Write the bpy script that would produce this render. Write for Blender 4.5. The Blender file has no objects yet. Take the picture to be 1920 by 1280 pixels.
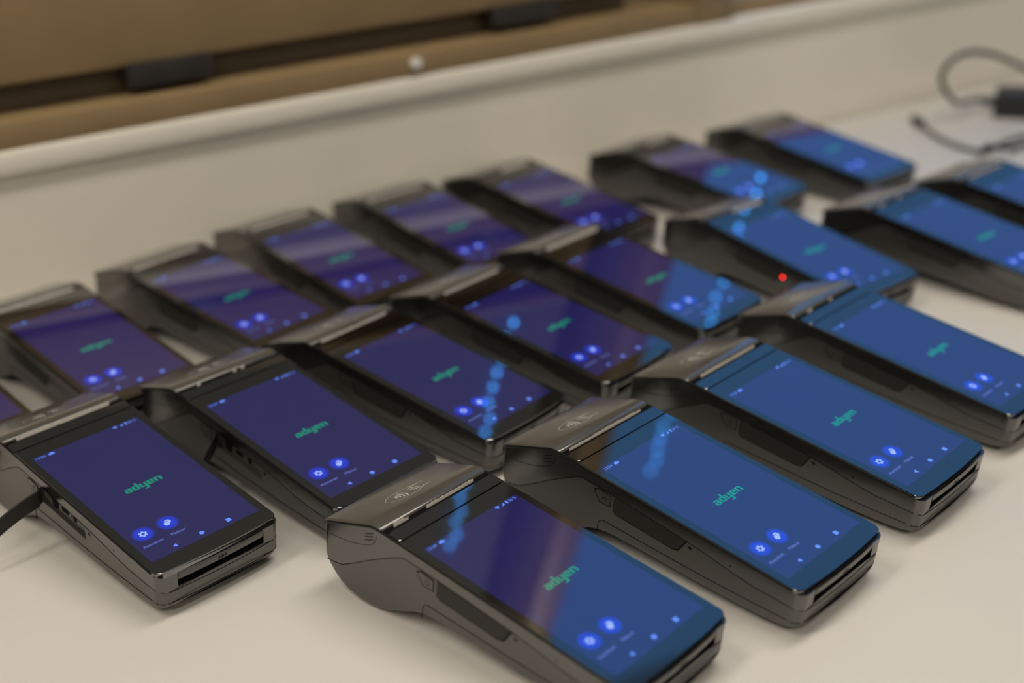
import bpy, bmesh, math, random
from mathutils import Matrix, Vector

random.seed(4)
scene = bpy.context.scene
COL = scene.collection

# ------------------------------------------------------------------ camera
F_PX, PITCH, ROLL = 2512.0, 0.41373, -0.04384
CAM_H = 0.4087
fw = Vector((0, math.cos(PITCH), -math.sin(PITCH)))
rt = Vector((1, 0, 0))
up = rt.cross(fw)
R_ = rt * math.cos(ROLL) + up * math.sin(ROLL)
U_ = up * math.cos(ROLL) - rt * math.sin(ROLL)
cam_data = bpy.data.cameras.new('camera')
cam = bpy.data.objects.new('camera', cam_data)
COL.objects.link(cam)
cam.matrix_world = Matrix(((R_.x, U_.x, -fw.x, 0), (R_.y, U_.y, -fw.y, 0), (R_.z, U_.z, -fw.z, CAM_H), (0, 0, 0, 1)))
cam_data.sensor_width = 36.0
cam_data.lens = F_PX / 1920.0 * 36.0
cam_data.clip_start = 0.02
cam_data.dof.use_dof = True
cam_data.dof.focus_distance = 0.725
cam_data.dof.aperture_fstop = 3.4
scene.camera = cam

# ------------------------------------------------------------------ world: dusk sky outside the window
world = bpy.data.worlds.new('dusk_sky')
scene.world = world
world.use_nodes = True
bg = world.node_tree.nodes['Background']
bg.inputs['Color'].default_value = (0.10, 0.285, 0.62, 1)
bg.inputs['Strength'].default_value = 1.0
LAMP_STRENGTH = 11.4

scene.view_settings.view_transform = 'Standard'
scene.view_settings.look = 'None'
scene.view_settings.exposure = 0.0
scene.view_settings.gamma = 1.0
scene.view_settings.use_curve_mapping = False
scene.cycles.use_denoising = True
scene.cycles.max_bounces = 8
scene.cycles.sample_clamp_indirect = 6.0


# ------------------------------------------------------------------ materials
def mat(name, color=(0.5, 0.5, 0.5), rough=0.5, metal=0.0, spec=0.5, ior=1.5, emit=None, strength=1.0, bump=None, vary=None, sample=True):
    m = bpy.data.materials.new(name)
    m.use_nodes = True
    nt = m.node_tree
    b = nt.nodes['Principled BSDF']
    b.inputs['Base Color'].default_value = (*color, 1)
    b.inputs['Roughness'].default_value = rough
    b.inputs['Metallic'].default_value = metal
    b.inputs['Specular IOR Level'].default_value = spec
    b.inputs['IOR'].default_value = ior
    if emit:
        b.inputs['Emission Color'].default_value = (*emit, 1)
        b.inputs['Emission Strength'].default_value = strength
        if not sample:
            m.cycles.emission_sampling = 'NONE'
    tc = None
    if bump or vary:
        tc = nt.nodes.new('ShaderNodeTexCoord')
    if bump:
        scale, dist, amount = bump
        n = nt.nodes.new('ShaderNodeTexNoise')
        n.inputs['Scale'].default_value = scale
        n.inputs['Detail'].default_value = 3
        bp = nt.nodes.new('ShaderNodeBump')
        bp.inputs['Distance'].default_value = dist
        bp.inputs['Strength'].default_value = amount
        nt.links.new(tc.outputs['Object'], n.inputs['Vector'])
        nt.links.new(n.outputs['Fac'], bp.inputs['Height'])
        nt.links.new(bp.outputs['Normal'], b.inputs['Normal'])
    if vary:
        scale, amt, stretch = vary
        mp = nt.nodes.new('ShaderNodeMapping')
        mp.inputs['Scale'].default_value = stretch
        n = nt.nodes.new('ShaderNodeTexNoise')
        n.inputs['Scale'].default_value = scale
        n.inputs['Detail'].default_value = 4
        rp = nt.nodes.new('ShaderNodeValToRGB')
        rp.color_ramp.elements[0].position = 0.3
        rp.color_ramp.elements[1].position = 0.7
        rp.color_ramp.elements[0].color = (*[c * (1 - amt) for c in color], 1)
        rp.color_ramp.elements[1].color = (*[min(1, c * (1 + amt)) for c in color], 1)
        nt.links.new(tc.outputs['Object'], mp.inputs['Vector'])
        nt.links.new(mp.outputs['Vector'], n.inputs['Vector'])
        nt.links.new(n.outputs['Fac'], rp.inputs['Fac'])
        nt.links.new(rp.outputs['Color'], b.inputs['Base Color'])
    return m


M = {}
M['table'] = mat('white_laminate', (0.72, 0.695, 0.655), 0.42, spec=0.4, bump=(900, 0.0002, 0.05), vary=(6, 0.02, (1, 1, 1)))
M['wall'] = mat('painted_wall', (0.86, 0.82, 0.725), 0.6, spec=0.3, bump=(60, 0.002, 0.06), vary=(5, 0.035, (1, 1, 2)))
M['ledge'] = mat('painted_ledge', (0.86, 0.82, 0.73), 0.5, spec=0.4, vary=(5, 0.03, (1, 1, 2)))
M['room'] = mat('room_paint', (0.40, 0.37, 0.32), 0.8, spec=0.2, vary=(2, 0.02, (1, 1, 1)))
M['ceiling'] = mat('ceiling_paint', (0.55, 0.53, 0.49), 0.9, spec=0.2, vary=(2, 0.02, (1, 1, 1)))
M['floor'] = mat('floor_vinyl', (0.16, 0.135, 0.105), 0.5, vary=(3, 0.1, (1, 6, 1)))
M['brown'] = mat('brown_painted_wood', (0.31, 0.217, 0.108), 0.42, spec=0.5, vary=(3, 0.06, (1, 12, 12)))
M['dark_shade'] = mat('dark_shade_brown', (0.05, 0.038, 0.022), 0.6, vary=(3, 0.1, (1, 12, 12)))  # near-black brown: shade of the deep side gap put into the colour
M['hinge'] = mat('dark_hinge_metal', (0.30, 0.27, 0.27), 0.35, metal=1.0, vary=(60, 0.15, (1, 1, 1)))
M['recess_shade'] = mat('recess_shaded_brown', (0.09, 0.066, 0.037), 0.5, vary=(3, 0.08, (1, 12, 12)))  # darker copy of the frame brown, recess shade put into the colour
M['hinge_plate'] = mat('dark_hinge_plate', (0.03, 0.027, 0.026), 0.4, vary=(60, 0.15, (1, 1, 1)))
M['white_cap'] = mat('white_plastic_cap', (0.8, 0.77, 0.72), 0.35, vary=(40, 0.02, (1, 1, 1)))
M['blind'] = mat('grey_blind_fabric', (0.155, 0.16, 0.15), 0.8, spec=0.2, vary=(30, 0.05, (1, 1, 4)))
M['diffuser'] = mat('lamp_diffuser', (0.9, 0.9, 0.88), 0.6, emit=(1.0, 0.915, 0.79), strength=LAMP_STRENGTH)
M['lamp_metal'] = mat('lamp_housing', (0.8, 0.8, 0.78), 0.4, vary=(30, 0.02, (1, 1, 1)))
M['led'] = mat('string_light_bulb', (0.1, 0.2, 0.4), 0.3, emit=(0.04, 0.33, 1.0), strength=14.0, sample=False)
M['wire'] = mat('string_light_wire', (0.05, 0.06, 0.07), 0.4)
# terminal
M['body'] = mat('charcoal_plastic', (0.036, 0.034, 0.031), 0.34, ior=1.95, bump=(2600, 0.00012, 0.25))
M['gloss'] = mat('gloss_black_plastic', (0.006, 0.006, 0.0065), 0.09, spec=0.6, vary=(40, 0.2, (1, 1, 1)))
M['upper'] = mat('gloss_charcoal_shell', (0.009, 0.0085, 0.008), 0.17, ior=2.2, bump=(2600, 0.0001, 0.1))
M['lid'] = mat('satin_black_lid', (0.085, 0.079, 0.07), 0.14, ior=2.0, vary=(40, 0.08, (1, 1, 1)))
M['glass'] = mat('black_screen_glass', (0.004, 0.004, 0.0045), 0.035, ior=2.6, vary=(40, 0.2, (1, 1, 1)))
M['rubber'] = mat('black_rubber', (0.022, 0.021, 0.020), 0.55, spec=0.35, bump=(3000, 0.0001, 0.2))
M['seam'] = mat('dark_seam', (0.004, 0.004, 0.004), 0.7, spec=0.1, vary=(40, 0.2, (1, 1, 1)))
M['rim'] = mat('black_rim', (0.004, 0.004, 0.0045), 0.45, spec=0.25, vary=(40, 0.2, (1, 1, 1)))
M['cavity'] = mat('slot_interior', (0.004, 0.004, 0.004), 0.8, spec=0.1, vary=(40, 0.2, (1, 1, 1)))
M['chin'] = mat('satin_slot_plate', (0.055, 0.052, 0.048), 0.22, spec=0.8, vary=(40, 0.1, (1, 1, 1)))
M['paper'] = mat('receipt_paper', (0.80, 0.74, 0.68), 0.8, spec=0.2, vary=(300, 0.04, (1, 1, 1)))
M['print'] = mat('pale_grey_print', (0.60, 0.58, 0.54), 0.45, vary=(40, 0.03, (1, 1, 1)))
M['cable'] = mat('grey_cable', (0.045, 0.044, 0.040), 0.45, vary=(40, 0.1, (1, 1, 1)))
M['cable_dark'] = mat('black_cable', (0.018, 0.018, 0.018), 0.5, vary=(40, 0.1, (1, 1, 1)))
M['brick'] = mat('black_adapter_plastic', (0.016, 0.016, 0.018), 0.4, vary=(40, 0.1, (1, 1, 1)))
M['plug_metal'] = mat('plug_metal', (0.35, 0.33, 0.30), 0.3, metal=1.0, vary=(40, 0.1, (1, 1, 1)))
M['red_led'] = mat('red_indicator', (0.3, 0.01, 0.01), 0.3, emit=(1.0, 0.02, 0.012), strength=9.0, sample=False)


def screen_ink(name, c, s=1.0):
    return mat(name, (0.0, 0.0, 0.0), 0.035, ior=2.6, emit=c, strength=s, sample=False)


M['ink_logo'] = screen_ink('logo_green', (0.0, 0.26, 0.165))
M['ink_nav'] = screen_ink('navigation_blue', (0.12, 0.26, 0.95))
M['ink_icon'] = screen_ink('icon_white', (0.34, 0.46, 0.95))
M['ink_text'] = screen_ink('caption_blue', (0.14, 0.19, 0.62))

# lit display: navy with two glowing round app buttons
m = bpy.data.materials.new('lit_display')
m.use_nodes = True
nt = m.node_tree
b = nt.nodes['Principled BSDF']
b.inputs['Base Color'].default_value = (0, 0, 0, 1)
b.inputs['Roughness'].default_value = 0.035
b.inputs['IOR'].default_value = 2.6
b.inputs['Emission Strength'].default_value = 1.0
uv = nt.nodes.new('ShaderNodeUVMap')
uv.uv_map = 'screen'


def glow(cx, cy):
    sub = nt.nodes.new('ShaderNodeVectorMath')
    sub.operation = 'DISTANCE'
    sub.inputs[1].default_value = (cx, cy, 0)
    nt.links.new(uv.outputs['UV'], sub.inputs[0])
    mr = nt.nodes.new('ShaderNodeMapRange')
    mr.interpolation_type = 'SMOOTHERSTEP'
    mr.inputs['From Min'].default_value = 7.2
    mr.inputs['From Max'].default_value = 3.6
    nt.links.new(sub.outputs['Value'], mr.inputs['Value'])
    return mr


g1, g2 = glow(-24.8, -37.8), glow(-9.5, -37.7)
mx = nt.nodes.new('ShaderNodeMath')
mx.operation = 'MAXIMUM'
nt.links.new(g1.outputs['Result'], mx.inputs[0])
nt.links.new(g2.outputs['Result'], mx.inputs[1])
mc = nt.nodes.new('ShaderNodeMix')
mc.data_type = 'RGBA'
mc.inputs[6].default_value = (0.0105, 0.0090, 0.080, 1)
mc.inputs[7].default_value = (0.008, 0.032, 0.56, 1)
nt.links.new(mx.outputs['Value'], mc.inputs[0])
nt.links.new(mc.outputs[2], b.inputs['Emission Color'])
m.cycles.emission_sampling = 'NONE'
M['display'] = m

# window pane
m = bpy.data.materials.new('window_glass')
m.use_nodes = True
nt = m.node_tree
nt.nodes.remove(nt.nodes['Principled BSDF'])
tr = nt.nodes.new('ShaderNodeBsdfTransparent')
gl = nt.nodes.new('ShaderNodeBsdfGlossy')
gl.inputs['Roughness'].default_value = 0.02
ms = nt.nodes.new('ShaderNodeMixShader')
ms.inputs[0].default_value = 0.03
nt.links.new(tr.outputs[0], ms.inputs[1])
nt.links.new(gl.outputs[0], ms.inputs[2])
nt.links.new(ms.outputs[0], nt.nodes['Material Output'].inputs['Surface'])
M['pane'] = m


# ------------------------------------------------------------------ mesh helpers
def finish(bm, name, matrix=None, smooth=None):
    bmesh.ops.recalc_face_normals(bm, faces=bm.faces)
    me = bpy.data.meshes.new(name)
    bm.to_mesh(me)
    bm.free()
    if matrix is not None:
        me.transform(matrix)
    if smooth is not None:
        me.polygons.foreach_set('use_smooth', [True] * len(me.polygons))
        me.set_sharp_from_angle(angle=math.radians(smooth))
    return me


def link(name, me, material, parent=None, loc=None):
    o = bpy.data.objects.new(name, me)
    if material is not None and me is not None and not me.materials:
        me.materials.append(material)
    COL.objects.link(o)
    if parent is not None:
        o.parent = parent
    if loc is not None:
        o.location = loc
    return o


def empty(name, loc, rz=0.0):
    o = bpy.data.objects.new(name, None)
    o.empty_display_size = 0.05
    o.location = loc
    o.rotation_euler = (0, 0, rz)
    COL.objects.link(o)
    return o


def tag(o, label=None, cat=None, group=None, kind=None):
    if label:
        o['label'] = label
    if cat:
        o['category'] = cat
    if group:
        o['group'] = group
    if kind:
        o['kind'] = kind
    return o


def add_box(bm, lo, hi, bevel=0.0, seg=2):
    r = bmesh.ops.create_cube(bm, size=1.0)
    vs = r['verts']
    for v in vs:
        v.co = Vector([(lo[i] + hi[i]) / 2 + v.co[i] * (hi[i] - lo[i]) for i in range(3)])
    if bevel > 0:
        es = list({e for v in vs for e in v.link_edges})
        bmesh.ops.bevel(bm, geom=es, offset=bevel, segments=seg, affect='EDGES', profile=0.5)


def box_mesh(name, lo, hi, bevel=0.0, matrix=None, seg=2):
    bm = bmesh.new()
    add_box(bm, lo, hi, bevel, seg)
    return finish(bm, name, matrix, 40 if bevel else None)


def add_tube(bm, pts, r, n=8, cap=True):
    pts = [Vector(p) for p in pts]
    rings = []
    prev = None
    for i, p in enumerate(pts):
        d = (pts[min(i + 1, len(pts) - 1)] - pts[max(i - 1, 0)]).normalized()
        if prev is None:
            a = Vector((0, 0, 1)) if abs(d.z) < 0.9 else Vector((1, 0, 0))
            x = d.cross(a).normalized()
        else:
            x = (prev - d * prev.dot(d)).normalized()
        prev = x
        y = d.cross(x)
        rr = r[i] if isinstance(r, (list, tuple)) else r
        rings.append([bm.verts.new(p + x * rr * math.cos(2 * math.pi * k / n) + y * rr * math.sin(2 * math.pi * k / n)) for k in range(n)])
    for a, c in zip(rings, rings[1:]):
        for k in range(n):
            bm.faces.new((a[k], a[(k + 1) % n], c[(k + 1) % n], c[k]))
    if cap:
        bm.faces.new(rings[0][::-1])
        bm.faces.new(rings[-1])


def spline(pts, n=8):
    """Catmull-Rom through the points."""
    P = [Vector(p) for p in pts]
    P = [P[0] * 2 - P[1]] + P + [P[-1] * 2 - P[-2]]
    out = []
    for i in range(1, len(P) - 2):
        for k in range(n):
            t = k / n
            a, c, d, e_ = P[i - 1], P[i], P[i + 1], P[i + 2]
            out.append(0.5 * ((2 * c) + (d - a) * t + (2 * a - 5 * c + 4 * d - e_) * t * t + (3 * c - a - 3 * d + e_) * t ** 3))
    out.append(P[-2])
    return out


def add_prism(bm, poly, z0, z1, to3):
    """Extrude a 2-D polygon between two depths; to3(x, y, z) -> point."""
    lo = [bm.verts.new(to3(x, y, z0)) for x, y in poly]
    hi = [bm.verts.new(to3(x, y, z1)) for x, y in poly]
    n = len(poly)
    bm.faces.new(lo[::-1])
    bm.faces.new(hi)
    for k in range(n):
        bm.faces.new((lo[k], lo[(k + 1) % n], hi[(k + 1) % n], hi[k]))


def lerp_pts(pts, x):
    if x <= pts[0][0]:
        return pts[0][1]
    for (x0, y0), (x1, y1) in zip(pts, pts[1:]):
        if x <= x1:
            return y0 + (y1 - y0) * (x - x0) / (x1 - x0)
    return pts[-1][1]


# ------------------------------------------------------------------ the room (axes turned 33 degrees: x along the back wall, y towards it)
ROOM_A = math.radians(33.0)
RM = Matrix.Rotation(ROOM_A, 4, 'Z')
WN = 1.075                     # face of the back wall
FLOOR, CEIL = -0.74, 1.78
TL_, TR_ = -1.7, 3.7           # side walls
NF = -2.9                      # wall behind the camera


def room_box(name, lo, hi, material, bevel=0.0, parent=None):
    return link(name, box_mesh(name, lo, hi, bevel, RM), material, parent)


def structure(o, label=None):
    o['kind'] = 'structure'
    if label:
        o['label'] = label
    return o


structure(room_box('floor', (TL_ - .1, NF - .1, FLOOR - .1), (TR_ + .1, WN + .3, FLOOR), M['floor']))
structure(room_box('ceiling', (TL_ - .1, NF - .1, CEIL), (TR_ + .1, WN + .3, CEIL + .1), M['ceiling']))
structure(room_box('wall_left', (TL_ - .1, NF, FLOOR), (TL_, WN, CEIL), M['room']))
structure(room_box('wall_right', (TR_, NF, FLOOR), (TR_ + .1, WN, CEIL), M['room']))
structure(room_box('wall_front', (TL_, NF - .1, FLOOR), (TR_, NF, CEIL), M['room']))
Z_LEDGE, Z_RAIL, Z_TOP = 0.119, 0.140, 1.64
bm = bmesh.new()
add_box(bm, (TL_ - .1, WN, FLOOR), (TR_ + .1, WN + .16, Z_LEDGE))
add_box(bm, (TL_ - .1, WN, Z_TOP), (TR_ + .1, WN + .16, CEIL))
add_box(bm, (TL_ - .1, WN, Z_LEDGE), (-0.95, WN + .16, Z_TOP))
structure(link('wall_back', finish(bm, 'wall_back', RM), M['wall']))
structure(room_box('trim_1', (-0.95, WN - .007, Z_LEDGE), (TR_, WN + .16, Z_RAIL), M['ledge'], 0.004))

# window 1: brown frame with a sash on dark hinges; a grey blind covers the upper part
J0, J1 = 0.942, 0.994
w1 = empty('window_1', RM @ Vector((0.0, WN, Z_RAIL)))
structure(w1, 'brown painted window frame with dark hinges along its lower sash')


def wpart(name, lo, hi, material, parent, bevel=0.0, origin=None):
    o = link(name, box_mesh(name, lo, hi, bevel, RM), material, parent)
    o.matrix_parent_inverse = Matrix.Translation(-parent.location)
    return o


wpart('bottom_rail', (-0.95, WN - .004, Z_RAIL), (J0, WN + .12, 0.1615), M['brown'], w1, 0.0015)
wpart('recess_shade_strip', (-0.95, WN + .032, 0.1615), (0.875, WN + .12, 0.20), M['recess_shade'], w1)  # dark strip added for the shade between rail and sash
wpart('sash_rail', (-0.93, WN + .014, 0.1855), (0.872, WN + .06, 0.335), M['brown'], w1, 0.004)
wpart('gap_shade_panel', (0.872, WN + .11, 0.165), (J0, WN + .13, Z_TOP), M['dark_shade'], w1)  # dark sheet standing in for the shade inside the side gap
wpart('top_rail', (-0.95, WN + .01, Z_TOP - .05), (J0, WN + .12, Z_TOP), M['brown'], w1)
wpart('pane', (-0.93, WN + .05, 0.335), (0.872, WN + .056, Z_TOP - .05), M['dark_shade'], w1)
for t0, t1 in ((0.342, 0.416), (0.70, 0.775)):
    h = wpart('hinge', (t0, WN + .010, 0.168), (t1, WN + .032, 0.188), M['hinge_plate'], w1, 0.001)
    h['label'] = 'dark metal hinge'
    bmh = bmesh.new()
    n = 3
    for k in range(n):
        a = t0 + (t1 - t0) * k / n
        c = t0 + (t1 - t0) * (k + 1) / n - .0012
        add_tube(bmh, [(a, WN + .010, 0.193), (c, WN + .010, 0.193)], 0.0075, 20)
    add_tube(bmh, [(t0 - .003, WN + .010, 0.193), (t1 + .003, WN + .010, 0.193)], 0.004, 12)
    o = link('hinge_barrel', finish(bmh, 'hinge_barrel', RM, 40), M['hinge'], h)
    o.matrix_parent_inverse = h.matrix_parent_inverse
bmk = bmesh.new()
add_tube(bmk, [(0.603, WN - .002, 0.152), (0.603, WN - .009, 0.152), (0.603, WN - .0105, 0.152)], [0.0055, 0.0055, 0.003], 16)
cap = link('screw_cap', finish(bmk, 'screw_cap', RM, 40), M['white_cap'])
cap.parent = w1
cap.matrix_parent_inverse = Matrix.Translation(-w1.location)
cap['label'] = 'small round white screw cap'

structure(room_box('trim_2', (J0, WN - .006, Z_RAIL), (J1, WN + .13, Z_TOP), M['brown'], 0.003))

# window 2: clear pane onto the blue dusk
w2 = empty('window_2', RM @ Vector((1.0, WN, Z_RAIL)))
structure(w2, 'wide window with brown frame looking onto blue dusk')
wpart('bottom_rail', (J1, WN + .004, Z_RAIL), (TR_, WN + .12, 0.158), M['brown'], w2, 0.002)
wpart('top_rail', (J1, WN + .004, Z_TOP - .05), (TR_, WN + .12, Z_TOP), M['brown'], w2)
wpart('pane', (J1, WN + .06, 0.158), (TR_, WN + .064, Z_TOP - .05), M['pane'], w2)

# roller blind over window 1
rb = empty('roller_blind', RM @ Vector((0.0, WN - .01, 0.33)))
tag(rb, 'grey roller blind lowered over the brown framed window', 'blind')
wpart('fabric', (-0.93, WN - .002, 0.335), (0.845, WN, 1.44), M['blind'], rb)
wpart('bottom_bar', (-0.93, WN - .006, 0.325), (0.845, WN + .006, 0.337), M['brown'], rb, 0.003)
bmr = bmesh.new()
add_tube(bmr, [(-0.93, WN + .022, 1.44), (0.845, WN + .022, 1.44)], 0.022, 16)
o = link('roller', finish(bmr, 'roller', RM, 40), M['blind'], rb)
o.matrix_parent_inverse = Matrix.Translation(-rb.location)

# strings of small blue lights hanging on the windows
bmb = bmesh.new()
bmesh.ops.create_uvsphere(bmb, u_segments=8, v_segments=6, radius=0.0026)
bulb_me = finish(bmb, 'bulb', None, 60)
bulb_me.materials.append(M['led'])
for k, (tx, off, z0, z1, lab) in enumerate((
        (1.080, -.012, 0.172, 0.79, 'string of blue lights hanging in front of the clear blue window'),
        (0.993, -.016, 0.172, 0.245, 'short string of blue lights hanging down the brown window post'),
        (0.762, -.012, 0.345, 0.79, 'string of blue lights hanging over the grey roller blind'))):
    base = RM @ Vector((tx, WN + off, z0))
    ls = empty('light_string', base)
    tag(ls, lab, 'string lights', 'strings of blue lights on the windows')
    bmw = bmesh.new()
    add_tube(bmw, [(0, 0, 0), (0, 0, z1 - z0), (0, .012, z1 - z0 + .004)], 0.0007, 6)
    link('wire', finish(bmw, 'wire'), M['wire'], ls)
    n = int((z1 - z0) / 0.021)
    for i in range(n):
        o = link('bulb', bulb_me, None, ls, (random.uniform(-.0035, .0035), 0, 0.004 + i * 0.021 + random.uniform(-.003, .003)))

# ceiling lamps
k = 0
for (tx, ny, lab) in ((0.88, 0.45, 'ceiling light panel above the right of the table'),
                      (-0.85, 0.45, 'ceiling light panel above the left of the table'),
                      (1.70, -1.6, 'ceiling light panel behind the camera on the right'),
                      (-0.90, -0.85, 'ceiling light panel behind the camera on the left')):
    cl = empty('ceiling_light', RM @ Vector((tx, ny, CEIL - .06)), ROOM_A)
    tag(cl, lab, 'ceiling light', 'ceiling light panels')
    link('housing', box_mesh('housing', (-.62, -.17, .012), (.62, .17, .06), 0.004), M['lamp_metal'], cl)
    link('diffuser', box_mesh('diffuser', (-.60, -.15, 0.0), (.60, .15, .014)), M['diffuser'], cl)

# ------------------------------------------------------------------ table
tb = empty('table', RM @ Vector((0.95, 0.61, FLOOR)), ROOM_A)
tag(tb, 'white laminate table pushed against the wall under the window', 'table')
TX0, TX1, TY0, TY1 = -0.45 - .95, 2.4 - .95, 0.13 - .61, WN - .006 - .61
link('tabletop', box_mesh('tabletop', (TX0, TY0, -FLOOR - .03), (TX1, TY1, -FLOOR), 0.002), M['table'], tb)
leg_me = box_mesh('leg', (-.025, -.025, 0), (.025, .025, -FLOOR - .03), 0.004)
for lx in (TX0 + .08, TX1 - .08):
    for ly in (TY0 + .08, TY1 - .08):
        link('leg', leg_me, M['lamp_metal'], tb, (lx, ly, 0))

# ------------------------------------------------------------------ payment terminal prototype (units: mm in u, s, h; baked to metres)
TAU = 0.15708
ZOFF = 0.0402
DM = Matrix.Translation((0, 0, ZOFF)) @ Matrix.Rotation(TAU, 4, 'X') @ Matrix.Scale(0.001, 4)


def bow(u, s):
    """slight outward curve of the card end"""
    f = max(0.0, min(1.0, (-58 - s) / 12.0))
    return s - 1.7 * f * (1 - (u / 39.0) ** 2)


BOTTOM = [(-73.0, -22.4), (-70, -24.6), (-66, -26.4), (-58, -28.2), (-45, -29.8), (-32, -30.8), (-8, -32.4), (16, -33.4), (41, -34.8),
          (50, -36.0), (56, -37.6), (62, -40.0), (68, -43.8), (74, -47.4), (81, -51.0), (88, -53.8), (95, -55.4), (102, -55.8), (109, -55.2),
          (115, -53.2), (120, -50.2), (124, -46.6), (127, -42.0), (128.6, -37.0), (129, -32)]
TOP = [(-73, -2.3), (88, -2.3), (93, -2.6), (129, -19.4)]


SEAM_H = [(-73, -12.4), (-69, -11.3), (-60, -11.6), (-45, -12.3), (-32, -11.4), (-18, -10), (0, -8.9), (30, -8.3), (60, -8), (69, -8.2), (72, -9.2), (82, -15.6), (94, -24), (106, -33.2), (114.6, -39.2), (120, -40.6), (129, -42)]


def half_width(s):
    w = 38.8
    if s < -68.0:
        d = min(5.0, -68.0 - s)
        w -= 5.0 - math.sqrt(max(0, 25 - d * d))
    if s > 126.0:
        d = min(3.0, s - 126.0)
        w -= 3.0 - math.sqrt(max(0, 9 - d * d))
    return w


def build_housing():
    bm = bmesh.new()
    st = [-73.0, -72.9, -72.6, -72, -71, -70, -69, -68, -66, -62, -58, -50, -40, -32, -20, -8, 4, 16, 30, 41, 46, 50, 53, 56, 59, 62, 65, 68, 71, 74, 78, 81, 85,
          88, 92, 95, 99, 102, 106, 109, 112, 115, 118, 120, 122, 124, 125.5, 126.5, 127.5, 128.3, 128.8, 129]
    rings = []
    NB = 6
    for s in st:
        w, t, bt = half_width(s), lerp_pts(TOP, s), lerp_pts(BOTTOM, s)
        r = min(4.5, (t - bt) * 0.45)
        sm = min(t - 0.4, max(lerp_pts(SEAM_H, s), bt + r + 0.2))
        pts = [(-w, t), (-w, sm)]
        for k in range(NB + 1):
            a = math.pi + (math.pi / 2) * k / NB
            pts.append((-w + r + r * math.cos(a), bt + r + r * math.sin(a)))
        pts.append((0, bt))
        left = pts
        right = [(-x, y) for x, y in left[::-1] if x != 0]
        ring = left + right
        rings.append([bm.verts.new((x, bow(x, s), y)) for x, y in ring])
    n = len(rings[0])
    for a, c in zip(rings, rings[1:]):
        for k in range(n):
            f = bm.faces.new((a[k], a[(k + 1) % n], c[(k + 1) % n], c[k]))
            f.material_index = 1 if k in (0, n - 2, n - 1) else 0
    r0, r1 = rings[0], rings[-1]
    f = bm.faces.new((r0[0], r0[1], r0[n - 2], r0[n - 1]))
    f.material_index = 1
    f = bm.faces.new(r0[1:n - 1])
    f = bm.faces.new((r1[0], r1[1], r1[n - 2], r1[n - 1]))
    f.material_index = 1
    f = bm.faces.new(r1[1:n - 1])
    f.material_index = 1
    me = finish(bm, 'housing')
    me.materials.append(M['body'])
    me.materials.append(M['upper'])
    return me


def split_shell(me, idx, name):
    bm = bmesh.new()
    bm.from_mesh(me)
    bmesh.ops.delete(bm, geom=[f for f in bm.faces if f.material_index != idx], context='FACES')
    for f in bm.faces:
        f.material_index = 0
    out = bpy.data.meshes.new(name)
    bm.to_mesh(out)
    bm.free()
    out.transform(DM)
    return out


def boolean_cut(me, cutters):
    """carve real openings into the housing"""
    o = bpy.data.objects.new('housing_work', me)
    COL.objects.link(o)
    cs = []
    for lo, hi in cutters:
        c = bpy.data.objects.new('cutter_work', box_mesh('cutter_work', lo, hi))
        COL.objects.link(c)
        cs.append(c)
        md = o.modifiers.new('cut', 'BOOLEAN')
        md.operation = 'DIFFERENCE'
        md.solver = 'EXACT'
        md.object = c
    bpy.context.view_layer.update()
    ev = o.evaluated_get(bpy.context.evaluated_depsgraph_get())
    out = bpy.data.meshes.new_from_object(ev)
    for x in cs + [o]:
        bpy.data.objects.remove(x)
    out.polygons.foreach_set('use_smooth', [True] * len(out.polygons))
    out.set_sharp_from_angle(angle=math.radians(32))
    return out


CARD_CUT = ((-27.5, -90, -11.6), (27.5, -66.5, -3.4))
PORT_CUT = ((-50, -1.5, -18.2), (-36.8, 45.5, -8.2))
housing_me = boolean_cut(build_housing(), [CARD_CUT])
upper_me = split_shell(housing_me, 1, 'upper_shell')
lower_me = split_shell(housing_me, 0, 'lower_shell')
housing_open_me = boolean_cut(build_housing(), [CARD_CUT, PORT_CUT])
upper_open_me = split_shell(housing_open_me, 1, 'upper_shell')
lower_open_me = split_shell(housing_open_me, 0, 'lower_shell')


def to_top(u, s, h):
    return (u, bow(u, s), h)


def plate(poly, h0, h1, bevel, name):
    bm = bmesh.new()
    add_prism(bm, poly, h0, h1, to_top)
    if bevel:
        es = [e for e in bm.edges if all(abs(v.co.z - h1) < 1e-6 for v in e.verts)]
        bmesh.ops.bevel(bm, geom=es, offset=bevel, segments=2, affect='EDGES', profile=0.5)
    return finish(bm, name, DM)


def rounded_rect(u0, s0, u1, s1, r, n=5, corners=(1, 1, 1, 1), front_steps=0):
    pts = []
    for (cx, cy, a0, on) in ((u0 + r, s0 + r, 180, corners[0]), (u1 - r, s0 + r, 270, corners[1]), (u1 - r, s1 - r, 0, corners[2]), (u0 + r, s1 - r, 90, corners[3])):
        if on:
            for k in range(n + 1):
                a = math.radians(a0 + 90.0 * k / n)
                pts.append((cx + r * math.cos(a), cy + r * math.sin(a)))
        else:
            a = math.radians(a0 + 45)
            pts.append((cx + r * math.copysign(1, math.cos(a)), cy + r * math.copysign(1, math.sin(a))))
        if a0 == 180 and front_steps:
            for k in range(1, front_steps):
                pts.append((u0 + r + (u1 - u0 - 2 * r) * k / front_steps, s0))
    return pts


glass_me = plate(rounded_rect(-38.9, -71.0, 38.9, 72.6, 4.0, corners=(1, 1, 0, 0), front_steps=12), -2.3, 0.0, 0.35, 'screen_glass')
bar_me = plate(rounded_rect(-38.6, 73.2, 38.6, 81.8, 1.6, corners=(1, 1, 1, 1)), -2.3, 0.05, 0.5, 'tear_bar')
slotbed_me = plate(rounded_rect(-38.4, 81.6, 38.4, 87.5, 0.8), -2.4, -1.3, 0, 'paper_slot')

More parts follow.
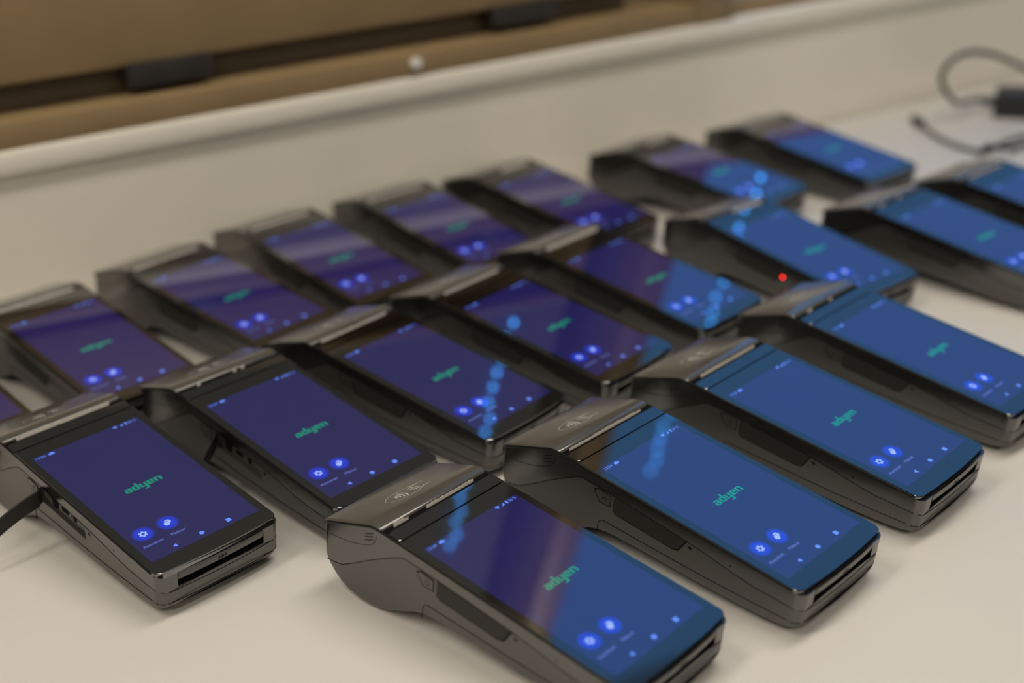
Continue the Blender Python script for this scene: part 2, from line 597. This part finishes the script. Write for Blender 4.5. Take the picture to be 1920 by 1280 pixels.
# printer lid: one smooth glossy shell curving over the edge and down to the back
LIDP = [(86.0, -2.2), (86.2, -0.7), (87.0, -0.1), (88.5, 0.1), (91.0, -0.1), (93.0, -0.55), (95.0, -1.25), (97.5, -2.3), (101, -3.9), (110, -8.0), (120, -12.6), (127.6, -16.1),
        (129.2, -17.1), (129.7, -18.4), (129.5, -20.2)]


def build_lid():
    bm = bmesh.new()
    us = [-39.0, -38.9, -38.4, -37.6, 37.6, 38.4, 38.9, 39.0]
    dn = [1.4, 0.6, 0.15, 0.0, 0.0, 0.15, 0.6, 1.4]
    grid = []
    for i, (s, h) in enumerate(LIDP):
        # normal direction of the profile, to round the side edges
        a = LIDP[max(i - 1, 0)]
        c = LIDP[min(i + 1, len(LIDP) - 1)]
        d = Vector((c[0] - a[0], c[1] - a[1])).normalized()
        nx, ny = d.y, -d.x
        row = []
        for u, k in zip(us, dn):
            pull = 0.0
            if s > 127.0:
                pull = (s - 127.0) * 0.0
            row.append(bm.verts.new((u, s + nx * k, h + ny * k)))
        grid.append(row)
    for a, c in zip(grid, grid[1:]):
        for k in range(len(us) - 1):
            bm.faces.new((a[k], a[k + 1], c[k + 1], c[k]))
    # underside
    lo = []
    for (s, h) in LIDP:
        lo.append((s, lerp_pts(TOP, s) - 0.2))
    for side, idx in ((-1, 0), (1, len(us) - 1)):
        prev = None
        for i, (s, h) in enumerate(LIDP):
            v = bm.verts.new((us[idx], min(s, 129.2), min(lo[i][1], grid[i][idx].co.z)))
            if prev is not None:
                try:
                    bm.faces.new((grid[i - 1][idx], grid[i][idx], v, prev))
                except ValueError:
                    pass
            prev = v
    return finish(bm, 'printer_lid', DM, 50)


lid_me = build_lid()


# lid point: a along the slope from s=95
def on_lid(u, a, lift=0.06):
    d = Vector((34.0, -15.5)).normalized()
    p = Vector((95.0, -1.18)) + d * a
    n = Vector((-d.y, d.x))
    p = p + n * lift
    return (u, p.x, p.y)


def ribbon(bm, pts, w, to3, closed=False):
    P = [Vector(p) for p in pts]
    n = len(P)
    L, Rr = [], []
    for i in range(n):
        a = P[(i - 1) % n] if closed or i > 0 else P[i]
        c = P[(i + 1) % n] if closed or i < n - 1 else P[i]
        d = (c - a).normalized()
        nrm = Vector((-d.y, d.x)) * w / 2
        L.append(bm.verts.new(to3(*(P[i] + nrm))))
        Rr.append(bm.verts.new(to3(*(P[i] - nrm))))
    rng = range(n if closed else n - 1)
    for i in rng:
        j = (i + 1) % n
        bm.faces.new((L[i], L[j], Rr[j], Rr[i]))


bm = bmesh.new()
ell = []
for k in range(34):
    a = math.radians(20 + 320 * k / 33)
    ell.append((-2.0 + 13.0 * math.cos(a), 13.0 + 6.4 * math.sin(a)))
ribbon(bm, ell, 0.32, on_lid)
for k in range(4):
    r = 2.4 + 2.0 * k
    arc = [(-10.6 + r * math.cos(math.radians(x)), 13.0 + r * 1.0 * math.sin(math.radians(x))) for x in range(-38, 39, 8)]
    ribbon(bm, arc, 0.85, on_lid)
# hand holding a card
ribbon(bm, [(14.5, 9.6), (9.5, 9.2), (6.0, 10.2), (3.4, 11.6), (3.0, 12.6), (4.4, 13.0), (7.0, 12.2)], 0.4, on_lid)
ribbon(bm, [(14.5, 16.6), (9.0, 17.4), (5.6, 16.6), (2.6, 15.6), (1.6, 14.6), (2.6, 14.0), (5.4, 14.4)], 0.4, on_lid)
ribbon(bm, [(4.2, 9.6), (5.8, 17.6), (7.6, 17.3), (6.3, 9.4)], 0.4, on_lid, True)
symbol_me = finish(bm, 'contactless_symbol', DM)

# side decorations (left side, outward = -u)
SIDE = 38.8


def side_pt(sgn):
    def f(s, h, d):
        return (sgn * (SIDE + d), bow(SIDE, s), h)
    return f


def side_tube(bm, pts, r=0.2, sgn=-1, d=0.0):
    add_tube(bm, [(sgn * (half_width(s) + d), bow(half_width(s), s), h) for s, h in pts], r, 6)


SEAM1 = [(126.5, -41.8), (120, -40.6), (114.6, -39.2), (106, -33.2), (94, -24), (82, -15.6), (72, -9.2), (69, -8.2), (60, -8), (30, -8.3), (0, -8.9), (-18, -10), (-32, -11.4), (-45, -12.3), (-60, -11.6), (-69, -11.2), (-72, -11.8), (-72.8, -12.2)]
SEAM2 = [(54.8, -37), (54.7, -31), (53.8, -28.6), (51.5, -27.3), (30, -26.4), (0, -25), (-20, -23.9), (-45, -21.8), (-66, -19.8), (-70, -19.7), (-72, -19.9), (-72.8, -20.1)]
LATCH = [(126.6, -24.6), (120, -23.2), (115, -22.2), (108, -20.4), (100, -17.2), (94, -14.0), (91.6, -12.0), (90.2, -9.4), (89.4, -6)]
bm = bmesh.new()
for sgn in (-1, 1):
    side_tube(bm, SEAM1, 0.22, sgn)
    side_tube(bm, SEAM2, 0.22, sgn)
    side_tube(bm, LATCH, 0.16, sgn)
for h in (-12.9, -20.3):
    pts = []
    for k in range(21):
        u = -34 + 68 * k / 20
        pts.append((u, bow(u, -73.0), h))
    add_tube(bm, pts, 0.22, 6)
seam_me = finish(bm, 'seam', DM)

bm = bmesh.new()
RIM = [(-66.5, -1.25), (-30, -1.25), (30, -1.25), (72, -1.25), (86, -1.3), (90, -1.5), (93, -2.0), (96, -3.2), (104, -6.9), (116, -12.4), (125.5, -16.8), (128.6, -18.4)]
for sgn in (-1, 1):
    add_tube(bm, [(sgn * (half_width(s_) - 0.1), bow(38.8, s_), h_) for s_, h_ in RIM], 0.85, 8)
rim_me = finish(bm, 'edge_rim', DM, 60)

bm = bmesh.new()
for k in range(3):
    side_tube(bm, [(97.6, -8.6 - 2.05 * k), (92.0, -5.6 - 2.05 * k)], 0.28)
vent_me = finish(bm, 'vent', DM)

BTN = [(59.6, -10.7), (56.8, -9.2), (48.6, -10.0), (48.4, -16.0), (55.4, -16.4)]
bm = bmesh.new()
add_prism(bm, BTN, -0.6, 0.35, side_pt(-1))
bmesh.ops.bevel(bm, geom=[e for e in bm.edges if all(v.co.x < -39.1 for v in e.verts)], offset=0.25, segments=2, affect='EDGES')
btn_me = finish(bm, 'power_button', DM, 40)
bm = bmesh.new()
side_tube(bm, [(60.1, -10.6), (56.8, -8.8), (48.1, -9.6), (47.9, -16.4), (55.6, -16.9), (60.1, -10.6)], 0.24)
c0 = (52.3, -13.0)
ring = [(c0[0] + 1.5 * math.cos(math.radians(a)), c0[1] + 1.5 * math.sin(math.radians(a))) for a in range(125, 416, 20)]
side_tube(bm, ring, 0.16, -1, 0.33)
side_tube(bm, [(c0[0], c0[1]), (c0[0], c0[1] + 2.0)], 0.16, -1, 0.33)
btnmark_me = finish(bm, 'power_symbol', DM)

FLAP = [(45.4, -7.9), (45.4, -17.2), (43.4, -18.8), (4.2, -18.4), (1.4, -17.0), (-2.8, -8.8)]
bm = bmesh.new()
add_prism(bm, FLAP, -0.8, 0.35, side_pt(-1))
bmesh.ops.bevel(bm, geom=[e for e in bm.edges if all(v.co.x < -39.1 for v in e.verts)], offset=0.2, segments=2, affect='EDGES')
flap_me = finish(bm, 'port_flap', DM, 40)
bm = bmesh.new()
side_tube(bm, [(5.4, -18.7), (1.2, -17.4), (-3.1, -8.9)], 0.42)
side_tube(bm, [(45.8, -7.8), (45.8, -17.4), (43.5, -19.1), (5.4, -18.8)], 0.2)
bm2 = bm
flapgap_me = finish(bm, 'flap_gap', DM)
bm = bmesh.new()
add_prism(bm, [(-4.6, -11.0), (-6.6, -11.4), (-6.8, -12.9), (-4.8, -12.6)], -0.5, 0.06, side_pt(-1))
add_prism(bm, [(-30.6 + .55 * math.cos(k * .785), -8.2 + .55 * math.sin(k * .785)) for k in range(8)], -0.5, 0.05, side_pt(-1))
hole_me = finish(bm, 'pin_hole', DM)

# open variant: port panel inside the recess and the flap swung out
bm = bmesh.new()
add_prism(bm, [(45.3, -8.3), (45.3, -18.1), (-1.3, -18.1), (-1.3, -8.3)], -1.95, -1.9, side_pt(-1))
panel_me = finish(bm, 'port_panel', DM)
bm = bmesh.new()
for (s, rs, rh) in ((33.0, 4.2, 4.2), (12.0, 2.0, 2.2)):
    add_prism(bm, [(s + rs * math.cos(k * math.pi / 8), -13.2 + rh * math.sin(k * math.pi / 8)) for k in range(16)], -1.9, -1.82, side_pt(-1))
add_prism(bm, [(s, h) for s, h in rounded_rect(18.5, -14.9, 26.5, -11.7, 1.5)], -1.9, -1.82, side_pt(-1))
port_me = finish(bm, 'port', DM)
bm = bmesh.new()
add_tube(bm, [side_pt(-1)(38.6 + .8 * math.cos(a), -12.0 + .8 * math.sin(a), -1.8) for a in (0, 1.6, 3.1, 4.7, 6.2)], 0.14, 5)
add_tube(bm, [side_pt(-1)(15.4 + .7 * math.cos(a), -13.6 + 1.0 * math.sin(a), -1.8) for a in (-.6, .4, 1.6, 2.7, 3.7)], 0.14, 5)
portmark_me = finish(bm, 'port_symbol', DM)


def open_flap(phi, droop, length=47.0):
    """rubber flap hinged at its inner end, swung outward by phi"""
    bm = bmesh.new()
    hs, h0, h1 = 44.5, -18.9, -8.4
    n = 16
    ca, sa = math.cos(phi), math.sin(phi)
    prev = None
    for k in range(n + 1):
        L = length * k / n
        a = phi * min(1.0, L / 5.0)
        # integrate direction
        if k == 0:
            ps, pu = hs, -SIDE - 0.6
        else:
            ps -= math.cos(a) * length / n
            pu -= math.sin(a) * length / n
        dz = -droop * (L / length) ** 1.6
        th = 1.3
        ns, nu = math.sin(a) * th / 2, -math.cos(a) * th / 2
        top = h1 - (0.6 if k == n else 0)
        q = [bm.verts.new((pu + nu, ps - ns, h0 + dz)), bm.verts.new((pu + nu, ps - ns, top + dz)),
             bm.verts.new((pu - nu, ps + ns, top + dz)), bm.verts.new((pu - nu, ps + ns, h0 + dz))]
        if prev:
            for i in range(4):
                bm.faces.new((prev[i], prev[(i + 1) % 4], q[(i + 1) % 4], q[i]))
        else:
            bm.faces.new(q)
        prev = q
    bm.faces.new(prev[::-1])
    return finish(bm, 'port_flap', DM, 40)


flap_open_wide_me = open_flap(math.radians(86), 15.0)
flap_open_half_me = open_flap(math.radians(53), 3.0, 29.0)

# card slot: dark liner and the slanted plate above it with its chip mark
bm = bmesh.new()
u0, u1, s0, s1, h0, h1 = -27.4, 27.4, -73.6, -66.6, -11.5, -3.5
v = {}
for a, u in ((0, u0), (1, u1)):
    for c, s in ((0, s0), (1, s1)):
        for d, h in ((0, h0), (1, h1)):
            v[a, c, d] = bm.verts.new((u, s, h))
bm.faces.new((v[0, 1, 0], v[1, 1, 0], v[1, 1, 1], v[0, 1, 1]))
bm.faces.new((v[0, 0, 0], v[1, 0, 0], v[1, 1, 0], v[0, 1, 0]))
bm.faces.new((v[0, 0, 0], v[0, 1, 0], v[0, 1, 1], v[0, 0, 1]))
bm.faces.new((v[1, 0, 0], v[1, 1, 0], v[1, 1, 1], v[1, 0, 1]))
slot_me = finish(bm, 'card_slot', DM)
bm = bmesh.new()
NSEG = 12
for k in range(NSEG):
    ua, ub = -27.2 + 54.4 * k / NSEG, -27.2 + 54.4 * (k + 1) / NSEG
    for (sa_, ha, sb_, hb) in ((-72.6, -2.4, -72.9, -3.4), (-72.9, -3.4, -72.1, -7.4), (-72.1, -7.4, -66.8, -7.6)):
        bm.faces.new([bm.verts.new((ua, bow(ua, sa_), ha)), bm.verts.new((ub, bow(ub, sa_), ha)), bm.verts.new((ub, bow(ub, sb_), hb)), bm.verts.new((ua, bow(ua, sb_), hb))])
bmesh.ops.remove_doubles(bm, verts=bm.verts, dist=0.01)
chin_me = finish(bm, 'slot_plate', DM, 30)
bm = bmesh.new()


def on_chin(x, y):
    f = y
    s, h = -72.9 + 0.8 * f, -3.4 - 4.0 * f
    return (x, bow(x, s) - 0.08, h - 0.05)


for (x0, x1, y0, y1) in ((-2.6, -1.0, .25, .42), (-2.6, -1.0, .52, .7), (-.5, .9, .2, .75), (1.3, 2.9, .25, .42), (1.3, 2.9, .52, .7)):
    bm.faces.new([bm.verts.new(on_chin(*p)) for p in ((x0, y0), (x1, y0), (x1, y1), (x0, y1))])
chip_me = finish(bm, 'chip_symbol', DM)

bm = bmesh.new()
foot_h = (0.0 - ZOFF * 1000 - (-52) * math.sin(TAU)) / math.cos(TAU)
add_tube(bm, [(0, 0, 0.004), (0, 0, 0.0006), (0, 0, 0.0)], [0.005, 0.005, 0.0045], 16)
foot_me = finish(bm, 'rubber_foot', None, 40)
foot_y = (-52 * math.cos(TAU) - (-30.5) * math.sin(TAU)) * 0.001

# ---- screen contents
LW, LL = 34.25, 60.9
bm = bmesh.new()
vs = [bm.verts.new((u, s, 0.03)) for u, s in ((-LW, -LL), (LW, -LL), (LW, LL), (-LW, LL))]
f_ = bm.faces.new(vs)
uvl = bm.loops.layers.uv.new('screen')
for lp in f_.loops:
    lp[uvl].uv = (lp.vert.co.x, lp.vert.co.y)
display_me = finish(bm, 'display', DM)


def scr(x, y):
    return (x, y, 0.06)


def rects_mesh(name, rects):
    bm = bmesh.new()
    for r in rects:
        poly = r if isinstance(r[0], tuple) else ((r[0], r[1]), (r[2], r[1]), (r[2], r[3]), (r[0], r[3]))
        bm.faces.new([bm.verts.new(scr(*p)) for p in poly])
    return finish(bm, name, DM)


W, G = 4.15, 0.62
letters = {
    'a': [((.5, 3.05), (2.9, 3.05), (2.9, 3.95), (.2, 3.95)), ((2.8, 0), (4.15, 0), (4.15, 3.3), (3.5, 3.95), (2.8, 3.95)), (.6, 0, 2.9, .78), (.6, 1.7, 2.9, 2.42), ((0, .5), (.6, 0), (1.35, 0), (1.35, 2.42), (.6, 2.42), (0, 1.9))],
    'd': [((0, .6), (.6, 0), (1.35, 0), (1.35, 3.95), (.6, 3.95), (0, 3.3)), ((2.8, 0), (4.15, 0), (4.15, 6.0), (2.8, 6.4)), (1.2, 0, 2.9, .8), (1.2, 3.15, 2.9, 3.95)],
    'y': [((0, .6), (.6, 0), (1.35, 0), (1.35, 3.95), (0, 3.95)), ((2.8, -2.3), (3.5, -2.3), (4.15, -1.7), (4.15, 3.95), (2.8, 3.95)), (1.2, 0, 2.9, .8), ((.8, -2.3), (2.9, -2.3), (2.9, -1.45), (1.1, -1.45))],
    'e': [((0, .6), (.6, 0), (1.35, 0), (1.35, 3.95), (.6, 3.95), (0, 3.3)), (1.2, 3.15, 2.9, 3.95), ((2.8, 1.5), (4.15, 1.5), (4.15, 3.3), (3.5, 3.95), (2.8, 3.95)), (1.2, 1.5, 2.9, 2.2), (1.2, 0, 3.9, .8)],
    'n': [(0, 0, 1.35, 3.95), (1.2, 3.15, 2.9, 3.95), ((2.8, 0), (4.15, 0), (4.15, 3.3), (3.5, 3.95), (2.8, 3.95))],
}
rects = []
x = -11.9
for ch in 'adyen':
    for r in letters[ch]:
        poly = r if isinstance(r[0], tuple) else ((r[0], r[1]), (r[2], r[1]), (r[2], r[3]), (r[0], r[3]))
        rects.append(tuple((x + px, py - 2.1) for px, py in poly))
    x += W + G
logo_me = rects_mesh('brand_logo', rects)


def circle_poly(cx, cy, r, n=20):
    return tuple((cx + r * math.cos(2 * math.pi * k / n), cy + r * math.sin(2 * math.pi * k / n)) for k in range(n))


nav_me = rects_mesh('navigation_buttons', [((-18.9, -56.8), (-16.3, -58.3), (-16.3, -55.3)), circle_poly(-0.7, -56.8, 1.45), (15.2, -58.2, 18.0, -55.4)])
# gear
gear = []
gx, gy = -24.8, -37.8
for k in range(16):
    a0, a1 = 2 * math.pi * k / 16, 2 * math.pi * (k + 1) / 16
    gear.append(((gx + 0.95 * math.cos(a0), gy + .95 * math.sin(a0)), (gx + 1.9 * math.cos(a0), gy + 1.9 * math.sin(a0)), (gx + 1.9 * math.cos(a1), gy + 1.9 * math.sin(a1)), (gx + .95 * math.cos(a1), gy + .95 * math.sin(a1))))
for k in range(6):
    a = math.pi * k / 3 + .3
    d, p = Vector((math.cos(a), math.sin(a))), Vector((-math.sin(a), math.cos(a)))
    c = Vector((gx, gy))
    gear.append(tuple(tuple(c + d * r + p * w_) for r, w_ in ((1.7, -.6), (2.5, -.45), (2.5, .45), (1.7, .6))))
gear_me = rects_mesh('settings_icon', gear)
px_, py_ = -9.5, -37.7
coins_me = rects_mesh('payments_icon', [circle_poly(px_ - .7, py_ - .6, 1.75), tuple([(px_ + .4 + 1.9 * math.cos(math.radians(a)), py_ + .7 + 1.9 * math.sin(math.radians(a))) for a in range(-40, 141, 15)] + [(px_ - .45 + 1.3 * math.cos(math.radians(a)), py_ + .35 + 1.3 * math.sin(math.radians(a))) for a in range(120, -31, -15)])])


def text_geo(body, size, x, y, align='CENTER'):
    cu = bpy.data.curves.new('text_work', 'FONT')
    cu.body = body
    cu.size = size
    cu.align_x = align
    cu.align_y = 'CENTER'
    cu.resolution_u = 3
    o = bpy.data.objects.new('text_work', cu)
    COL.objects.link(o)
    bpy.context.view_layer.update()
    me = bpy.data.meshes.new_from_object(o.evaluated_get(bpy.context.evaluated_depsgraph_get()))
    bpy.data.objects.remove(o)
    bpy.data.curves.remove(cu)
    me.transform(Matrix.Translation((x, y, 0.06)))
    return me


def text_mesh(name, items, extra=()):
    bm = bmesh.new()
    for it in items:
        me = text_geo(*it)
        bm.from_mesh(me)
        bpy.data.meshes.remove(me)
    for r in extra:
        poly = r if isinstance(r[0], tuple) else ((r[0], r[1]), (r[2], r[1]), (r[2], r[3]), (r[0], r[3]))
        bm.faces.new([bm.verts.new(scr(*p)) for p in poly])
    return finish(bm, name, DM)


caption_me = text_mesh('app_captions', [('Asetukset', 3.0, -25.2, -48.0), ('Maksut', 3.0, -9.6, -48.0)])
clock_me = text_mesh('clock', [('13:34', 2.9, -33.3, 58.9, 'LEFT')], [circle_poly(-24.3, 58.8, .8), circle_poly(-23.1, 59.2, 1.05), circle_poly(-22.0, 58.8, .75), (-24.4, 58.0, -21.9, 58.8)])


def status(pct, name):
    wifi = [((18.4, 57.9),) + tuple((18.4 + 2.2 * math.cos(math.radians(a)), 57.9 + 2.2 * math.sin(math.radians(a))) for a in range(45, 136, 15))]
    sig = [((21.3, 58.0), (23.4, 58.0), (23.4, 60.2))]
    bat = [(25.0, 57.9, 26.2, 60.0), (25.3, 60.0, 25.9, 60.35)]
    return text_mesh(name, [(pct, 2.7, 27.0, 58.9, 'LEFT')], wifi + sig + bat)


status_mes = {p: status(p, 'status_icons') for p in ('86 %', '36 %', '95 %')}

# ---- receipts: torn paper left in the slot
def paper_mesh(segs, seed):
    rnd = random.Random(seed)
    bm = bmesh.new()
    for (ua, ub, h, taper) in segs:
        n = max(3, int(abs(ub - ua) / 1.1))
        prev = None
        for k in range(n + 1):
            u = ua + (ub - ua) * k / n
            hh = max(0.25, h * (1 - taper * k / n) + rnd.uniform(-.28, .28) * min(1, h))
            a, c = bm.verts.new((u, 84.4, -1.6)), bm.verts.new((u, 84.7 + .25 * hh, -1.6 + 1.2 + hh))
            a2, c2 = bm.verts.new((u, 84.55, -1.6)), bm.verts.new((u, 84.85 + .25 * hh, -1.6 + 1.2 + hh))
            if prev:
                bm.faces.new((prev[0], a, c, prev[1]))
                bm.faces.new((prev[2], prev[3], c2, a2))
                bm.faces.new((prev[1], c, c2, prev[3]))
            prev = (a, c, a2, c2)
    return finish(bm, 'receipt_paper', DM)


PAPERS = {
    'jag': paper_mesh([(-31.5, -24.5, 1.7, .2), (-24.5, -21, .9, .6), (-8, 27.5, .9, .1)], 1),
    'long': paper_mesh([(-31, 30, .75, .0)], 2),
    'bits': paper_mesh([(-24, -21.5, 1.0, .3), (3.0, 5.5, .8, .2), (9.0, 11.5, .9, .2)], 3),
    'bits2': paper_mesh([(-25, -19, 1.5, .2), (2, 6, 1.4, .2)], 4),
    'thin': paper_mesh([(-33, -12, .45, 0), (-12, 24, .75, 0), (24, 30, .3, 0)], 5),
    'clean': paper_mesh([(-28, 30, 1.15, .05)], 6),
    'wide': paper_mesh([(-4, 30, 2.0, .1)], 7),
    'tall': paper_mesh([(-30, 31, 2.4, .1)], 8),
}

PARTS = [('lower_shell', lower_me, 'body'), ('upper_shell', upper_me, 'upper'), ('screen_glass', glass_me, 'glass'), ('tear_bar', bar_me, 'glass'), ('paper_slot', slotbed_me, 'cavity'),
         ('printer_lid', lid_me, 'lid'), ('edge_rim', rim_me, 'rim'), ('seam', seam_me, 'seam'), ('vent', vent_me, 'seam'), ('power_button', btn_me, 'body'),
         ('pin_hole', hole_me, 'seam'), ('card_slot', slot_me, 'cavity'), ('slot_plate', chin_me, 'chin')]
for nm, me, mt in PARTS:
    me.materials.clear()
    me.materials.append(M[mt])
for me, mt in ((lower_open_me, 'body'), (upper_open_me, 'upper'), (symbol_me, 'print'), (btnmark_me, 'seam'), (flap_me, 'rubber'), (flapgap_me, 'seam'), (panel_me, 'body'), (port_me, 'cavity'),
               (portmark_me, 'seam'), (flap_open_wide_me, 'rubber'), (flap_open_half_me, 'rubber'), (chip_me, 'seam'), (foot_me, 'rubber'), (display_me, 'display'),
               (logo_me, 'ink_logo'), (nav_me, 'ink_nav'), (gear_me, 'ink_icon'), (coins_me, 'ink_icon'), (caption_me, 'ink_text'), (clock_me, 'ink_nav')):
    me.materials.clear()
    me.materials.append(M[mt])
for me in list(status_mes.values()):
    me.materials.append(M['ink_nav'])
for me in PAPERS.values():
    me.materials.append(M['paper'])
LABELS = {'display': 'lit navy display', 'receipt_paper': 'torn white receipt paper', 'contactless_symbol': 'pale contactless tap symbol', 'card_slot': 'black card slot'}


def terminal(x, y, th, label, paper='clean', pct='86 %', flap=None, led=False):
    root = empty('payment_terminal', (x, y, 0), th)
    tag(root, label, 'card terminal', 'black payment terminals laid out in rows on the white table')
    made = {}

    def part(nm, me, parent=root):
        o = link(nm, me, None, parent)
        if nm in LABELS:
            o['label'] = LABELS[nm]
        made[nm] = o
        return o
    for nm, me, mt in PARTS:
        part(nm, {'lower_shell': lower_open_me, 'upper_shell': upper_open_me}.get(nm, me) if flap else me)
    part('contactless_symbol', symbol_me, made['printer_lid'])
    part('power_symbol', btnmark_me, made['power_button'])
    part('chip_symbol', chip_me, made['slot_plate'])
    d = part('display', display_me)
    for nm, me in (('brand_logo', logo_me), ('navigation_buttons', nav_me), ('settings_icon', gear_me), ('payments_icon', coins_me), ('app_captions', caption_me),
                   ('clock', clock_me), ('status_icons', status_mes[pct])):
        part(nm, me, d)
    part('receipt_paper', PAPERS[paper])
    if flap:
        pp = part('port_panel', panel_me)
        part('port', port_me, pp)
        part('port_symbol', portmark_me, pp)
        fo = part('port_flap', flap_open_wide_me if flap == 'wide' else flap_open_half_me)
        fo['label'] = 'black rubber port flap swung open'
    else:
        fo = part('port_flap', flap_me)
        part('flap_gap', flapgap_me, fo)
    for sx in (-.026, .026):
        o = link('rubber_foot', foot_me, None, root, (sx, foot_y, 0))
    if led:
        bml = bmesh.new()
        add_tube(bml, [side_pt(-1)(*led, -.3), side_pt(-1)(*led, .25)], 0.9, 12)
        o = link('indicator_light', finish(bml, 'indicator_light', DM, 40), M['red_led'], root)
        o['label'] = 'glowing red indicator light'
    return root


T = [
    # front row, from the left
    (0.0190, 0.5510, 0.8259, 'black card terminal nearest the camera, jagged torn receipt in its slot', 'jag', '36 %', None, None),
    (0.1121, 0.6220, 0.7923, 'black card terminal second from the left in the front row', 'thin', '36 %', None, None),
    (0.1947, 0.7055, 0.8003, 'black card terminal third from the left in the front row, straight white receipt edge', 'clean', '36 %', None, None),
    (0.2783, 0.7961, 0.7878, 'black card terminal at the right end of the front row, two white paper bits', 'bits2', '36 %', None, None),
    # middle row
    (-0.2107, 0.6621, 0.7894, 'black card terminal at the lower left with its rubber port flap swung wide open', 'long', '86 %', 'wide', None),
    (-0.1230, 0.7208, 0.7781, 'black card terminal with half open port flap, second from left in the middle row', 'bits', '95 %', 'half', None),
    (-0.0440, 0.7918, 0.8538, 'black card terminal third from the left in the middle row', 'long', '95 %', None, None),
    (0.0336, 0.8649, 0.8367, 'black card terminal fourth from the left in the middle row', 'clean', '95 %', None, None),
    (0.1113, 0.9470, 0.8019, 'black card terminal fifth in the middle row, screen half purple and half blue', 'tall', '86 %', None, None),
    (0.2424, 0.9941, 0.6600, 'black card terminal with a glowing red indicator light on its side', 'wide', '86 %', None, (-3.0, -12.5)),
    (0.3830, 1.0087, 0.7222, 'black card terminal second from the right end of the middle row, bright blue screen', 'bits2', '86 %', None, None),
    (0.4806, 1.0760, 0.7225, 'black card terminal cut off by the right edge, in front of the cables', 'clean', '86 %', None, None),
    # back row
    (-0.3850, 0.8010, 0.7750, 'black card terminal mostly hidden at the left edge, first of the back row', 'long', '86 %', None, None),
    (-0.2911, 0.8638, 0.7753, 'black card terminal second from the left in the back row along the wall', 'long', '86 %', None, None),
    (-0.2070, 0.9487, 0.8548, 'black card terminal third from the left in the back row along the wall', 'long', '86 %', None, None),
    (-0.1350, 1.0230, 0.7535, 'black card terminal fourth from the left in the back row along the wall', 'clean', '86 %', None, None),
    (-0.0420, 1.0880, 0.7205, 'black card terminal fifth from the left in the back row along the wall', 'long', '86 %', None, None),
    (0.0585, 1.1480, 0.7661, 'black card terminal sixth from the left in the back row along the wall', 'wide', '86 %', None, None),
    (0.2040, 1.2160, 0.8060, 'black card terminal second from the right in the back row, screen partly mirroring blue', 'wide', '86 %', None, None),
    (0.3239, 1.2761, 0.7233, 'black card terminal farthest back on the right, its whole screen bright blue', 'long', '86 %', None, None),
]
for a in T:
    terminal(*a)

# ------------------------------------------------------------------ adapter and cables at the far right
AD_A = math.radians(-22)
ad_corner = RM @ Vector((1.297, 0.959, 0))
ad = empty('power_adapter', ad_corner - Matrix.Rotation(AD_A, 3, 'Z') @ Vector((-.079, -.024, 0)), AD_A)
cord0 = RM.inverted() @ (ad.location + Matrix.Rotation(AD_A, 3, 'Z') @ Vector((-.099, .004, .015)))
tag(ad, 'black power adapter box with looping grey cord by the right edge', 'power adapter')
link('case', box_mesh('case', (-.079, -.024, 0), (.06, .034, .027), 0.004), M['brick'], ad)
link('label_plate', box_mesh('label_plate', (-.06, -.012, .0268), (.04, .022, .0274)), M['hinge_plate'], ad)
bm = bmesh.new()
add_tube(bm, [(-.098, .004, .015), (-.09, .004, .014), (-.079, .004, .013), (-.075, .004, .013)], [.0032, .0045, .0055, .0055], 12)
link('strain_relief', finish(bm, 'strain_relief', None, 40), M['cable_dark'], ad)


def cable(name, pts, r, material, label, z0=0.0):
    base = RM @ Vector((pts[0][0], pts[0][1], 0))
    rt_ = empty(name, base, ROOM_A)
    tag(rt_, label, 'cable')
    loc = [(p[0] - pts[0][0], p[1] - pts[0][1], p[2]) for p in pts]
    bm = bmesh.new()
    add_tube(bm, spline(loc, 8), r, 10)
    link('cord', finish(bm, 'cord', None, 60), material, rt_)
    return rt_, loc


ADP = [tuple(cord0), (1.258, .978, .021), (1.243, .979, .031), (1.2295, .979, .046), (1.2275, .979, .060), (1.243, .979, .073), (1.273, .979, .0765), (1.317, .979, .067), (1.374, .98, .044), (1.45, .97, .012), (1.6, .95, .004)]
bm = bmesh.new()
ad_inv = Matrix.Rotation(-AD_A, 4, 'Z') @ Matrix.Translation(-ad.location)
add_tube(bm, spline([ad_inv @ (RM @ Vector(p)) for p in ADP], 8), .0032, 10)
link('cord', finish(bm, 'cord', None, 60), M['cable'], ad)['label'] = 'grey cord looping up in the air'
rt2, loc2 = cable('usb_cable', [(1.206, .986, .004), (1.1948, .9675, .0035), (1.1797, .9386, .003), (1.1686, .9078, .003), (1.1659, .8847, .003), (1.1748, .8712, .003), (1.2086, .8771, .004), (1.262, .872, .004), (1.29, .80, .003), (1.32, .70, .003)], .0024, M['cable'],
                  'grey usb cable with its plug lying loose on the white table')
bm = bmesh.new()
d = Vector((.0138, .0226, 0)).normalized()
p0 = Vector((0, 0, .005))
add_tube(bm, [p0 - d * .006, p0 - d * .004, p0 + d * .02, p0 + d * .022], [.003, .0046, .005, .0042], 12)
pl = link('plug', finish(bm, 'plug', None, 40), M['cable_dark'], rt2)
bm = bmesh.new()
add_tube(bm, [p0 + d * .021, p0 + d * .029], .003, 12)
link('plug_tip', finish(bm, 'plug_tip', None, 40), M['plug_metal'], pl)
cable('charging_cable', [(1.145, .858, .009), (1.156, .862, .008), (1.1748, .8712, .0085), (1.19, .853, .006), (1.2214, .8560, .003), (1.25, .80, .003), (1.27, .70, .003)], .0024, M['cable_dark'],
      'black charging cable crossing behind the terminal at the right edge')
